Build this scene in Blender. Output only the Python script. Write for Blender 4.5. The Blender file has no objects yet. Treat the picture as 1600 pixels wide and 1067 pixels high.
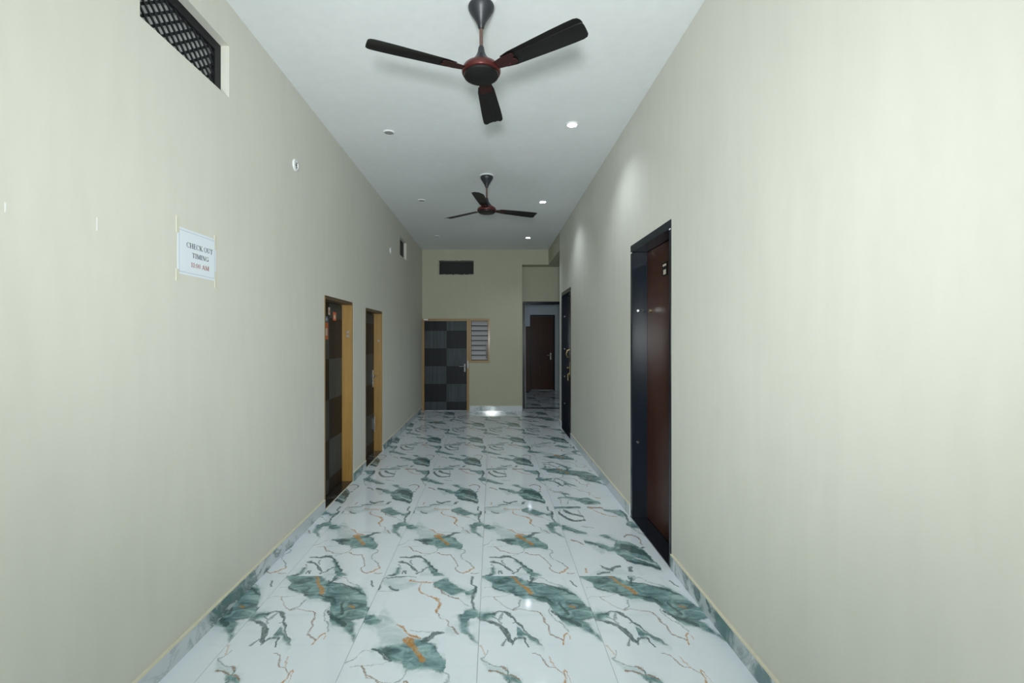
import bpy, bmesh, math, random
from mathutils import Vector, Matrix
random.seed(7)
SC = bpy.context.scene
COL = SC.collection
R = math.radians

# ------------------------------------------------------------------ camera
EYE = 1.458
cam = bpy.data.cameras.new('camera')
cam.sensor_width = 36.0
cam.lens = 16.425
cam.shift_x = 0.01906
cam.shift_y = -0.0022
cam.clip_start = 0.05
camo = bpy.data.objects.new('camera', cam)
camo.location = (0, 0, EYE)
camo.rotation_euler = (R(90), 0, 0)
COL.objects.link(camo)
SC.camera = camo

# ------------------------------------------------------------------ world, exposure
wd = bpy.data.worlds.new('world')
SC.world = wd
wd.use_nodes = True
wd.node_tree.nodes['Background'].inputs[0].default_value = (0.85, 0.93, 1.0, 1)
wd.node_tree.nodes['Background'].inputs[1].default_value = 0.6
vs = SC.view_settings
vs.view_transform = 'Standard'
vs.look = 'None'
vs.gamma = 1.0
vs.exposure = 0.0
vs.use_curve_mapping = False

# ------------------------------------------------------------------ large lamps
def area(name, loc, rot, sx, sy, watts, colour):
    l = bpy.data.lights.new(name, 'AREA')
    l.shape = 'RECTANGLE'
    l.size, l.size_y = sx, sy
    l.energy = watts
    l.color = colour
    o = bpy.data.objects.new(name, l)
    o.location = loc
    o.rotation_euler = rot
    COL.objects.link(o)
    return o
# ambient fill added at the unseen entrance opening behind the camera, and the photographer's lamp beside the camera
area('entrance_fill', (-0.14, -3.45, 1.75), (R(90), 0, 0), 2.3, 2.4, 14, (0.89, 0.98, 0.99))
area('photo_lamp', (-0.28, -1.3, 1.35), (R(146), 0, 0), 0.35, 0.35, 75, (0.935, 0.988, 0.99))
fl = bpy.data.lights.new('photo_flash', 'SPOT')
fl.energy = 445; fl.color = (0.935, 0.988, 0.99); fl.spot_size = R(83); fl.spot_blend = 1.0; fl.shadow_soft_size = 0.16
flo = bpy.data.objects.new('photo_flash', fl)
flo.location = (-0.02, -0.75, 1.50); flo.rotation_euler = (R(97), 0, 0)
COL.objects.link(flo)

# ------------------------------------------------------------------ dimensions (metres; camera over the origin, corridor along +Y)
XL, XR = -1.43, 1.14          # corridor walls
HC = 3.278                    # ceiling
YB, YF = -3.5, 9.505          # entrance end, far wall
YD = 9.81                     # wall that holds the black stone doorway
YR = 7.93                     # where the right wall ends
ZS = 2.975                    # soffit of the side passage
TX, TY = -0.067, 1.678        # a floor joint crossing

# ------------------------------------------------------------------ mesh helpers
def box(bm, x0, x1, y0, y1, z0, z1):
    v = [bm.verts.new(p) for p in ((x0,y0,z0),(x1,y0,z0),(x1,y1,z0),(x0,y1,z0),(x0,y0,z1),(x1,y0,z1),(x1,y1,z1),(x0,y1,z1))]
    for q in ((0,3,2,1),(4,5,6,7),(0,1,5,4),(1,2,6,5),(2,3,7,6),(3,0,4,7)):
        bm.faces.new([v[i] for i in q])

def lathe(bm, prof, n=32, cx=0, cy=0, axis='Z', off=(0, 0, 0)):
    rings = []
    for r, z in prof:
        ring = []
        for i in range(n):
            a = 2*math.pi*i/n
            p = (r*math.cos(a), r*math.sin(a), z)
            if axis == 'X': p = (z, r*math.cos(a), r*math.sin(a))
            if axis == 'Y': p = (r*math.cos(a), z, r*math.sin(a))
            ring.append(bm.verts.new((p[0]+off[0]+cx, p[1]+off[1]+cy, p[2]+off[2])))
        rings.append(ring)
    for a, b in zip(rings, rings[1:]):
        for i in range(n):
            bm.faces.new((a[i], a[(i+1) % n], b[(i+1) % n], b[i]))
    bm.faces.new(rings[0][::-1])
    bm.faces.new(rings[-1])

def tube(bm, pts, r, n=10):
    rings = []
    for i, p in enumerate(pts):
        p = Vector(p)
        d = (Vector(pts[min(i+1, len(pts)-1)]) - Vector(pts[max(i-1, 0)])).normalized()
        u = d.orthogonal().normalized() if i == 0 else (rings_u - d*rings_u.dot(d)).normalized()
        rings_u = u
        w = d.cross(u)
        rings.append([bm.verts.new(p + r*(math.cos(2*math.pi*k/n)*u + math.sin(2*math.pi*k/n)*w)) for k in range(n)])
    for a, b in zip(rings, rings[1:]):
        for i in range(n):
            bm.faces.new((a[i], a[(i+1) % n], b[(i+1) % n], b[i]))
    bm.faces.new(rings[0][::-1]); bm.faces.new(rings[-1])

def poly(bm, pts, z0, z1):
    """prism over a 2-D outline"""
    a = [bm.verts.new((x, y, z0)) for x, y in pts]
    b = [bm.verts.new((x, y, z1)) for x, y in pts]
    n = len(pts)
    bm.faces.new(a[::-1]); bm.faces.new(b)
    for i in range(n):
        bm.faces.new((a[i], a[(i+1) % n], b[(i+1) % n], b[i]))

def obj(name, bm, mat, parent=None, smooth=False, bevel=0.0, label=None, cat=None, group=None, kind=None, loc=None):
    bmesh.ops.recalc_face_normals(bm, faces=bm.faces)
    if smooth:
        for f in bm.faces: f.smooth = True
        for e in bm.edges:
            if len(e.link_faces) == 2 and e.calc_face_angle(0) > R(38): e.smooth = False
    me = bpy.data.meshes.new(name)
    bm.to_mesh(me); bm.free()
    me.materials.append(mat)
    o = bpy.data.objects.new(name, me)
    COL.objects.link(o)
    if parent: o.parent = parent
    if loc: o.location = loc
    if bevel:
        m = o.modifiers.new('edge', 'BEVEL'); m.width = bevel; m.segments = 2; m.limit_method = 'ANGLE'
    tag(o, label, cat, group, kind)
    return o

def tag(o, label=None, cat=None, group=None, kind=None):
    if label: o['label'] = label
    if cat: o['category'] = cat
    if group: o['group'] = group
    if kind: o['kind'] = kind
    return o

def empty(name, loc=(0, 0, 0), rz=0, **k):
    o = bpy.data.objects.new(name, None)
    o.empty_display_size = 0.1
    o.location = loc
    o.rotation_euler = (0, 0, rz)
    COL.objects.link(o)
    return tag(o, **k)

def boxes(name, mat, parent, lst, **k):
    bm = bmesh.new()
    for b in lst: box(bm, *b)
    return obj(name, bm, mat, parent, **k)

# ------------------------------------------------------------------ node helpers
def new_mat(name):
    m = bpy.data.materials.new(name)
    m.use_nodes = True
    nt = m.node_tree
    return m, nt, nt.nodes['Principled BSDF']

def nd(nt, t, ins=None, **k):
    n = nt.nodes.new(t)
    for a, b in k.items(): setattr(n, a, b)
    for a, b in (ins or {}).items():
        if hasattr(b, 'is_output') or isinstance(b, bpy.types.NodeSocket): nt.links.new(b, n.inputs[a])
        else: n.inputs[a].default_value = b
    return n

def math_n(nt, op, a, b=None, c=None, clamp=False):
    ins = {0: a}
    if b is not None: ins[1] = b
    if c is not None: ins[2] = c
    return nd(nt, 'ShaderNodeMath', ins, operation=op, use_clamp=clamp).outputs[0]

def mixc(nt, fac, a, b, mode='MIX'):
    n = nd(nt, 'ShaderNodeMix', data_type='RGBA', blend_type=mode)
    for i, v in ((0, fac), (6, a), (7, b)):
        if isinstance(v, bpy.types.NodeSocket): nt.links.new(v, n.inputs[i])
        else: n.inputs[i].default_value = v
    return n.outputs[2]

def noise(nt, vec, scale, detail=3, rough=0.5, dist=0.0):
    return nd(nt, 'ShaderNodeTexNoise', {'Vector': vec, 'Scale': scale, 'Detail': detail, 'Roughness': rough, 'Distortion': dist})

def ramp(nt, fac, stops):
    n = nd(nt, 'ShaderNodeValToRGB', {0: fac})
    e = n.color_ramp.elements
    while len(e) < len(stops): e.new(0.5)
    for el, (p, c) in zip(e, stops):
        el.position = p; el.color = c if len(c) == 4 else (*c, 1)
    return n.outputs[0]

def coords(nt, kind='Object'):
    return nd(nt, 'ShaderNodeTexCoord').outputs[kind]

def mapped(nt, vec, scale=(1, 1, 1), loc=(0, 0, 0)):
    return nd(nt, 'ShaderNodeMapping', {'Vector': vec, 'Scale': scale, 'Location': loc}).outputs[0]

def plain(name, c, rough=0.5, metal=0.0, var=0.06, scale=6.0, bump=0.0, bscale=60.0, coat=0.0, spec=0.5):
    m, nt, b = new_mat(name)
    g = nd(nt, 'ShaderNodeNewGeometry').outputs['Position']
    n = noise(nt, g, scale, 4)
    lo = tuple(max(0, x*(1-var)) for x in c) + (1,)
    hi = tuple(min(1, x*(1+var)) for x in c) + (1,)
    nt.links.new(mixc(nt, n.outputs[0], lo, hi), b.inputs['Base Color'])
    b.inputs['Roughness'].default_value = rough
    b.inputs['Metallic'].default_value = metal
    b.inputs['Coat Weight'].default_value = coat
    b.inputs['Coat Roughness'].default_value = 0.08
    b.inputs['Specular IOR Level'].default_value = spec
    if bump:
        n2 = noise(nt, g, bscale, 4)
        bp = nd(nt, 'ShaderNodeBump', {'Strength': bump, 'Distance': 0.002, 'Height': n2.outputs[0]})
        nt.links.new(bp.outputs[0], b.inputs['Normal'])
    return m

def wood(name, dark, light, rough=0.4, grain=(30, 30, 1.6), coat=0.1, spec=0.5):
    m, nt, b = new_mat(name)
    g = nd(nt, 'ShaderNodeNewGeometry').outputs['Position']
    v = mapped(nt, g, grain)
    n = noise(nt, v, 1.0, 5, 0.6, 1.2)
    n2 = noise(nt, g, 2.0, 2)
    f = math_n(nt, 'MULTIPLY_ADD', n2.outputs[0], 0.35, math_n(nt, 'MULTIPLY', n.outputs[0], 0.8))
    nt.links.new(ramp(nt, f, [(0.3, dark), (0.75, light)]), b.inputs['Base Color'])
    b.inputs['Roughness'].default_value = rough
    b.inputs['Coat Weight'].default_value = coat
    b.inputs['Coat Roughness'].default_value = 0.15
    b.inputs['Specular IOR Level'].default_value = spec
    return m

def emit(name, c, s):
    m, nt, b = new_mat(name)
    b.inputs['Base Color'].default_value = (*c, 1)
    b.inputs['Emission Color'].default_value = (*c, 1)
    b.inputs['Emission Strength'].default_value = s
    return m

def srgb(r, g, b):
    def f(x):
        x /= 255
        return x/12.92 if x <= 0.04045 else ((x+0.055)/1.055)**2.4
    return (f(r), f(g), f(b))

# ------------------------------------------------------------------ marble tile designs
# Each design lists bands: (colour group, axis, [(position, centre, half width) in metres]).
# Axis 0: position runs across the 0.6 m side; axis 1: along the 1.2 m side.
MARBLE_A=[
 ('wash',0,[(0.036,0.702,0.012),(0.082,0.7,0.051),(0.091,0.694,0.053),(0.133,0.637,0.095),(0.15,0.63,0.095),(0.195,0.606,0.09),(0.22,0.602,0.078),(0.248,0.591,0.058),(0.28,0.574,0.039),(0.358,0.55,0.009)]),
 ('teal',0,[(0.101,0.516,0.005),(0.135,0.515,0.018),(0.157,0.514,0.027),(0.188,0.505,0.045),(0.212,0.498,0.06),(0.242,0.499,0.069),(0.264,0.503,0.08),(0.283,0.489,0.106),(0.33,0.483,0.103),(0.382,0.471,0.083),(0.415,0.444,0.072),(0.427,0.425,0.059),(0.44,0.406,0.044),(0.45,0.404,0.046)]),
 ('dark',0,[(0.105,0.516,0.012),(0.143,0.499,0.0136),(0.173,0.466,0.0147),(0.212,0.438,0.0135)]),
 ('dark',0,[(0.323,0.581,0.017),(0.351,0.589,0.025),(0.369,0.616,0.035),(0.382,0.624,0.025),(0.43,0.639,0.002)]),
 ('dark',0,[(0.259,0.665,0.0031),(0.309,0.656,0.003),(0.37,0.649,0.003)]),
 ('gold',1,[(0.442,0.353,0.018),(0.507,0.309,0.0239),(0.555,0.279,0.029),(0.604,0.252,0.034)]),
 ('gold',0,[(0.178,0.71,0.011),(0.22,0.68,0.0123),(0.252,0.641,0.0123),(0.312,0.595,0.0113)]),
 ('thin',0,[(0.009,0.426,0.0056),(0.041,0.466,0.0054),(0.07,0.499,0.0038),(0.115,0.497,0.0035)]),
 ('thin',0,[(0.028,0.4,0.0043),(0.071,0.417,0.004),(0.137,0.411,0.0041),(0.201,0.438,0.0043)]),
 ('brown',1,[(0.304,0.179,0.0067),(0.337,0.151,0.0074),(0.366,0.113,0.0068),(0.392,0.101,0.0059),(0.415,0.083,0.0064)]),
 ('brown',1,[(0.627,0.503,0.0107),(0.659,0.483,0.0108),(0.69,0.462,0.0108)]),
 ('wash',0,[(0.429,0.661,0.01),(0.45,0.663,0.027),(0.461,0.654,0.026),(0.495,0.637,0.014)]),
 ('gold',1,[(0.826,0.366,0.0133),(0.882,0.379,0.0115),(0.929,0.367,0.0119),(0.972,0.322,0.0148),(1.003,0.263,0.011),(1.042,0.237,0.0056),(1.115,0.246,0.004)]),
 ('brown',1,[(0.688,0.462,0.0068),(0.7,0.446,0.0045),(0.745,0.432,0.005),(0.772,0.392,0.0052),(0.826,0.366,0.0044)]),
 ('gold',0,[(0.168,1.15,0.0084),(0.244,1.125,0.0081),(0.323,1.129,0.008)]),
 ('brown',0,[(0.323,1.071,0.0102),(0.363,1.028,0.0095),(0.438,0.966,0.0087),(0.48,0.941,0.0081)]),
 ('thin',0,[(0.48,0.941,0.0075),(0.51,0.894,0.0052),(0.564,0.871,0.0044)]),
 ('teal',0,[(0.313,1.11,0.015),(0.363,1.098,0.07),(0.376,1.1,0.078),(0.424,1.059,0.063),(0.436,1.05,0.06),(0.486,1.032,0.023),(0.503,1.033,0.017),(0.529,1.009,0.032),(0.57,1.047,0.021)]),
 ('dark',1,[(0.859,0.571,0.0123),(0.929,0.555,0.012),(1.003,0.559,0.012),(1.068,0.567,0.0121),(1.122,0.541,0.0122),(1.193,0.544,0.012)]),
 ('teal',0,[(0.51,0.776,0.025),(0.523,0.792,0.051),(0.539,0.792,0.062),(0.556,0.807,0.052),(0.571,0.811,0.049),(0.581,0.807,0.041),(0.6,0.789,0.037)]),
 ('teal',1,[(0.557,0.605,0.0026),(0.613,0.557,0.0128),(0.661,0.527,0.0196),(0.72,0.52,0.0268),(0.782,0.52,0.035)]),
 ('teal',0,[(0,0.763,0.04),(0.03,0.753,0.041),(0.066,0.738,0.028),(0.096,0.742,0.006)]),
 ('wash',0,[(0,1.147,0.019),(0.047,1.134,0.06),(0.098,1.11,0.079),(0.125,1.111,0.075),(0.152,1.106,0.064),(0.222,1.113,0.016)]),
 ('dark',0,[(0.06,1.079,0.0186),(0.095,1.048,0.0164),(0.125,1.039,0.0146)]),
 ('dark',1,[(1.039,-0.071,0.0121),(1.088,-0.049,0.0111),(1.143,-0.056,0.0111)]),
 ('dark',0,[(0.027,1.164,0.0083),(0.123,1.193,0.008),(0.199,1.181,0.0081)]),
 ('thin',0,[(-0.065,1.016,0.0041),(0.015,1.028,0.004),(0.092,1.026,0.004)]),
 ('thin',0,[(-0.047,1.108,0.0088),(-0.001,1.157,0.0085),(0.023,1.178,0.008)]),
 ('wash',0,[(0.065,0.796,0.025),(0.082,0.806,0.053),(0.131,0.745,0.045),(0.174,0.711,0.019),(0.182,0.71,0.02)]),
 ('dark',0,[(0.046,0.25,0.007),(0.087,0.249,0.016),(0.104,0.25,0.017),(0.137,0.26,0.024),(0.145,0.262,0.025),(0.165,0.26,0.02),(0.189,0.247,0.022),(0.215,0.212,0.007)]),
 ('dark',0,[(0.049,0.181,0.007),(0.07,0.185,0.022),(0.092,0.173,0.022),(0.13,0.141,0.019),(0.161,0.097,0.03),(0.175,0.083,0.027),(0.191,0.064,0.021)]),
 ('dark',1,[(0.149,0.152,0.0094),(0.186,0.129,0.0083),(0.213,0.136,0.0082)]),
 ('teal',0,[(0.209,0.219,0.015),(0.245,0.153,0.026),(0.272,0.104,0.037),(0.293,0.068,0.042),(0.307,0.043,0.044),(0.333,0.017,0.028),(0.371,-0.024,0.002)]),
 ('dark',1,[(0.062,0.32,0.0129),(0.116,0.276,0.0122),(0.167,0.248,0.0118),(0.219,0.213,0.012)]),
 ('dark',1,[(0.032,0.193,0.0128),(0.059,0.215,0.0129),(0.092,0.242,0.0127),(0.105,0.251,0.012)]),
 ('teal',1,[(-0.001,0.022,0.0377),(0.015,0.055,0.0216),(0.051,0.07,0.0163),(0.094,0.071,0.016)]),
 ('dark',1,[(0.088,0.071,0.006),(0.116,0.072,0.0061),(0.155,0.058,0.0063)]),
 ('wash',0,[(0.214,0.017,0.018),(0.236,0.03,0.031),(0.279,0.025,0.026),(0.303,0.015,0.015)]),
 ('dark',0,[(0.103,0.035,0.0252),(0.112,0.056,0.01),(0.13,0.035,0.0158)]),
 ('brown',0,[(0.285,0.314,0.007),(0.334,0.285,0.0064),(0.386,0.277,0.0063),(0.398,0.264,0.0084)]),
 ('brown',1,[(0.03,0.486,0.0111),(0.062,0.447,0.0089),(0.105,0.428,0.0071),(0.127,0.438,0.007),(0.172,0.434,0.0073),(0.216,0.413,0.0075),(0.264,0.398,0.0073)]),
 ('gold',1,[(0.032,0.486,0.0129),(0.056,0.511,0.0115),(0.107,0.546,0.0109)]),
 ('thin',1,[(0.107,0.546,0.0065),(0.178,0.515,0.0068),(0.277,0.455,0.0062),(0.329,0.474,0.0061),(0.381,0.435,0.0075)]),
 ('brown',0,[(0.09,0.407,0.0077),(0.117,0.355,0.0049),(0.187,0.314,0.0038),(0.24,0.301,0.0036)]),
 ('thin',1,[(0.279,0.204,0.0096),(0.301,0.24,0.008),(0.342,0.281,0.006),(0.381,0.294,0.0053)]),
 ('brown',0,[(0.533,0.035,0.0061),(0.575,0.028,0.0061)]),
]
MARBLE_B=[
 ('teal',0,[(0,1.194,0.015),(0.057,1.176,0.061),(0.071,1.151,0.086),(0.132,1.13,0.11),(0.14,1.125,0.112),(0.198,1.096,0.118),(0.214,1.083,0.115),(0.239,1.055,0.117),(0.253,1.048,0.109),(0.293,1.039,0.098),(0.309,1.031,0.098),(0.369,1.001,0.098),(0.378,0.99,0.104),(0.39,0.976,0.116),(0.407,0.941,0.148),(0.434,0.902,0.182),(0.481,0.885,0.19),(0.49,0.879,0.189),(0.525,0.881,0.16),(0.535,0.876,0.146),(0.555,0.859,0.119),(0.58,0.823,0.071),(0.597,0.815,0.054)]),
 ('teal',1,[(0.581,0.604,0.005),(0.637,0.564,0.0192),(0.69,0.533,0.0344),(0.73,0.497,0.0533)]),
 ('dark',0,[(0.386,0.826,0.0287),(0.429,0.772,0.0258),(0.479,0.73,0.0233),(0.516,0.7,0.0231)]),
 ('dark',1,[(0.793,0.471,0.0152),(0.826,0.457,0.0147),(0.905,0.436,0.0145)]),
 ('dark',0,[(0.27,0.99,0.0129),(0.362,0.953,0.0138),(0.398,0.917,0.017)]),
 ('teal',0,[(0,0.787,0.037),(0.026,0.783,0.037),(0.083,0.792,0.015)]),
 ('dark',0,[(0.071,0.802,0.009),(0.122,0.821,0.013),(0.153,0.806,0.026),(0.171,0.781,0.02),(0.194,0.736,0.021),(0.221,0.682,0.017),(0.234,0.66,0.012),(0.264,0.616,0.011),(0.31,0.545,0.002)]),
 ('teal',0,[(0.192,0.648,0.042),(0.23,0.636,0.018),(0.256,0.602,0.021),(0.265,0.594,0.019),(0.304,0.548,0.004)]),
 ('dark',0,[(0,0.75,0.006),(0.046,0.744,0.01),(0.058,0.737,0.017),(0.089,0.71,0.026),(0.108,0.689,0.036),(0.118,0.673,0.036),(0.134,0.629,0.056),(0.159,0.587,0.031),(0.168,0.561,0.011)]),
 ('white',1,[(0.604,0.147,0.0052),(0.661,0.131,0.0055),(0.705,0.101,0.0068),(0.738,0.058,0.0081)]),
 ('dark',0,[(0.156,0.552,0.0159),(0.181,0.595,0.0113),(0.218,0.613,0.008),(0.228,0.591,0.024),(0.239,0.55,0.024)]),
 ('dark',1,[(0.72,0.111,0.0063),(0.745,0.102,0.0076),(0.772,0.071,0.0093)]),
 ('dark',1,[(0.751,0.103,0.0064),(0.804,0.122,0.0064)]),
 ('dark',1,[(0.55,0.113,0.0104),(0.595,0.126,0.0104)]),
 ('dark',1,[(0.73,0.17,0.0077),(0.751,0.186,0.006),(0.804,0.166,0.0064)]),
 ('brown',0,[(0.174,0.831,0.0062),(0.22,0.842,0.006),(0.265,0.837,0.0063),(0.314,0.812,0.0082),(0.335,0.772,0.0131)]),
 ('brown',1,[(0.583,0.402,0.0128),(0.604,0.369,0.0086),(0.651,0.353,0.0071),(0.69,0.356,0.0071),(0.735,0.339,0.0072),(0.772,0.335,0.007)]),
 ('gold',0,[(0.403,0.555,0.024),(0.409,0.586,0.0198),(0.439,0.637,0.0091),(0.443,0.604,0.024)]),
 ('thin',1,[(0.651,0.445,0.0052),(0.7,0.431,0.0056),(0.782,0.38,0.0057),(0.815,0.37,0.005),(0.859,0.381,0.0051)]),
 ('thin',0,[(0.015,1.061,0.0041),(0.05,1.068,0.004),(0.085,1.061,0.0048),(0.147,1.003,0.0055),(0.167,0.984,0.0055)]),
 ('thin',0,[(-0.043,0.946,0.0036),(-0.01,0.953,0.0035),(0.091,0.966,0.0036),(0.167,0.984,0.0036)]),
 ('brown',1,[(0.831,0.174,0.0049),(0.85,0.155,0.0047),(0.917,0.098,0.0044),(0.963,0.071,0.004)]),
 ('thin',1,[(0.837,0.174,0.0093),(0.876,0.209,0.0081),(0.929,0.228,0.0075)]),
 ('gold',1,[(0.997,0.292,0.0249),(1.068,0.255,0.0218),(1.122,0.222,0.018),(1.193,0.189,0.0143)]),
 ('gold',0,[(0.484,0.873,0.0128),(0.502,0.866,0.0128),(0.521,0.859,0.0128)]),
 ('dark',0,[(0.281,1.143,0.0132),(0.309,1.125,0.012),(0.378,1.101,0.012),(0.425,1.075,0.0129),(0.476,1.042,0.0135),(0.544,0.99,0.0138)]),
 ('dark',1,[(1.119,0.29,0.014),(1.171,0.322,0.014)]),
 ('thin',0,[(0.318,1.15,0.0064),(0.358,1.181,0.0052),(0.41,1.125,0.0064),(0.482,1.081,0.0058)]),
 ('teal',0,[(0.306,1.178,0.036),(0.318,1.23,0.0162),(0.346,1.215,0.0135)]),
 ('dark',0,[(0.071,1.075,0.0122),(0.141,1.026,0.0122)]),
 ('dark',1,[(1.075,0.56,0.0094),(1.108,0.551,0.0095),(1.147,0.536,0.0096)]),
 ('dark',0,[(0.094,1.234,0.0082),(0.198,1.21,0.0082)]),
 ('thin',0,[(0.015,0.454,0.006),(0.07,0.419,0.0057),(0.108,0.403,0.0054)]),
 ('brown',0,[(0.108,0.405,0.0091),(0.134,0.39,0.0091)]),
 ('thin',1,[(0.454,0.015,0.0048),(0.503,0.048,0.0048)]),
 ('wash',0,[(0.016,0.454,0.002),(0.049,0.406,0.027),(0.07,0.397,0.022),(0.102,0.387,0.018),(0.134,0.376,0.016),(0.148,0.357,0.002)]),
 ('brown',0,[(0.049,0.377,0.0081),(0.102,0.369,0.0082),(0.143,0.355,0.009),(0.178,0.33,0.0098)]),
 ('teal',0,[(0.102,0.365,0.002),(0.129,0.345,0.015),(0.138,0.334,0.023),(0.174,0.316,0.021),(0.187,0.303,0.008)]),
 ('brown',1,[(0.344,0.382,0.0053),(0.366,0.375,0.0062),(0.392,0.347,0.0077),(0.419,0.313,0.0065),(0.442,0.304,0.0058),(0.474,0.28,0.0073),(0.487,0.257,0.0109)]),
 ('gold',1,[(0.396,0.347,0.0036),(0.442,0.337,0.0037),(0.47,0.324,0.0039)]),
 ('gold',1,[(0.304,0.373,0.0051),(0.344,0.381,0.0051)]),
 ('gold',1,[(0.489,0.027,0.0044),(0.507,0.019,0.0042),(0.546,0.01,0.0041)]),
 ('teal',0,[(0.068,0.209,0.019),(0.127,0.237,0.016),(0.146,0.236,0.026),(0.187,0.214,0.029),(0.208,0.196,0.038),(0.224,0.182,0.044),(0.269,0.138,0.065),(0.285,0.128,0.078),(0.338,0.131,0.087),(0.365,0.114,0.074),(0.392,0.104,0.056),(0.427,0.072,0.014)]),
 ('thin',1,[(0.049,0.075,0.007),(0.179,0.081,0.007)]),
 ('dark',0,[(0.127,0.058,0.0152),(0.179,0.179,0.0061),(0.196,0.049,0.018)]),
 ('teal',0,[(0.137,0.38,0.03),(0.152,0.257,0.03),(0.153,0.308,0.03)]),
 ('gold',0,[(0.374,0.297,0.018),(0.385,0.38,0.0121),(0.408,0.238,0.0147),(0.462,0.208,0.0069)]),
]
MARBLE_D=[
 ('teal',0,[(0.214,0.419,0.018),(0.253,0.387,0.032),(0.282,0.368,0.037),(0.311,0.356,0.049),(0.339,0.328,0.12),(0.353,0.336,0.14),(0.38,0.34,0.165),(0.402,0.328,0.171),(0.437,0.311,0.177),(0.469,0.277,0.164),(0.489,0.255,0.157),(0.521,0.186,0.112),(0.535,0.135,0.071)]),
 ('dark',0,[(0.36,0.392,0.012),(0.382,0.406,0.06),(0.413,0.379,0.081),(0.439,0.368,0.087),(0.475,0.33,0.072),(0.491,0.308,0.072),(0.531,0.189,0.009)]),
 ('dark',0,[(0.346,0.203,0.0239),(0.4,0.179,0.0246),(0.468,0.141,0.026),(0.534,0.095,0.0268)]),
 ('white',0,[(0.416,0.238,0.0117),(0.464,0.208,0.0128),(0.526,0.151,0.0137)]),
 ('teal',0,[(0.132,0.483,0.0274),(0.209,0.448,0.0288),(0.283,0.397,0.0304)]),
 ('wash',0,[(0.14,0.472,0.028),(0.189,0.421,0.089),(0.204,0.394,0.097),(0.244,0.407,0.037)]),
 ('teal',1,[(0.477,0.389,0.0166),(0.532,0.335,0.0239),(0.6,0.287,0.0306)]),
 ('brown',0,[(0.44,0.566,0.0189),(0.474,0.607,0.0129),(0.518,0.596,0.0181),(0.541,0.532,0.0348)]),
 ('brown',1,[(0.44,0.53,0.006),(0.532,0.541,0.006)]),
 ('teal',0,[(0.008,0.745,0.05),(0.017,0.74,0.048),(0.03,0.734,0.044),(0.067,0.702,0.046),(0.096,0.672,0.043),(0.118,0.658,0.032),(0.179,0.626,0.007)]),
 ('teal',0,[(0.52,0.788,0.02),(0.54,0.8,0.056),(0.551,0.796,0.065),(0.57,0.798,0.072),(0.599,0.775,0.056)]),
 ('thin',1,[(0.589,0.603,0.0093),(0.635,0.575,0.0087),(0.731,0.543,0.0084)]),
 ('dark',0,[(0.07,1.108,0.0406),(0.153,1.002,0.0346),(0.214,0.97,0.0283)]),
 ('dark',0,[(0.022,1.044,0.0579),(0.067,0.935,0.0416),(0.128,0.875,0.023),(0.214,0.89,0.0224)]),
 ('thin',1,[(0.901,0.217,0.008),(1.1,0.195,0.008)]),
 ('thin',1,[(1.044,0.022,0.0082),(1.114,0.038,0.0082)]),
 ('gold',0,[(0.323,1.157,0.03),(0.337,1.086,0.0201),(0.411,1.002,0.013),(0.491,0.956,0.0115)]),
 ('brown',0,[(0.297,1.177,0.0223),(0.42,1.157,0.0223)]),
 ('teal',0,[(0.414,1.117,0.017),(0.489,1.071,0.046),(0.502,1.06,0.054),(0.538,1.036,0.082),(0.553,1.048,0.072),(0.571,1.016,0.014)]),
 ('dark',1,[(0.87,0.557,0.014),(1.002,0.568,0.014),(1.114,0.559,0.014)]),
 ('teal',0,[(-0.024,1.157,0.0253),(0.063,1.171,0.0251),(0.224,1.177,0.025)]),
 ('dark',0,[(0.167,0.123,0.0292),(0.214,0.082,0.0222),(0.256,0.112,0.0249),(0.29,0.123,0.0231)]),
 ('wash',0,[(0.071,0.014,0.004),(0.115,0.032,0.021),(0.162,0.05,0.04),(0.245,0.05,0.04),(0.332,0.028,0.018)]),
 ('dark',0,[(0.119,0.022,0.0158),(0.198,0.049,0.0158)]),
 ('gold',1,[(0.049,0.052,0.0101),(0.089,0.059,0.0101)]),
 ('dark',1,[(0.064,0.337,0.0185),(0.108,0.348,0.0185)]),
 ('dark',1,[(0.38,0.511,0.0165),(0.401,0.531,0.0165)]),
 ('brown',0,[(0.04,0.51,0.0147),(0.071,0.488,0.0159),(0.111,0.448,0.0168)]),
 ('thin',1,[(0.448,0.342,0.0056),(0.51,0.372,0.0056)]),
 ('brown',0,[(0.162,0.768,0.0089),(0.255,0.724,0.0089)]),
]

GROUPS = {'wash': ((0.43, 0.56, 0.58), 0.030, 0.75), 'teal': ((0.10, 0.20, 0.20), 0.012, 0.95), 'dark': ((0.030, 0.065, 0.068), 0.006, 0.92),
          'white': ((0.70, 0.78, 0.80), 0.006, 0.85), 'thin': ((0.20, 0.27, 0.27), 0.0035, 0.75), 'brown': ((0.26, 0.165, 0.09), 0.0035, 0.85),
          'gold': ((0.52, 0.25, 0.05), 0.005, 0.90)}

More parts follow.
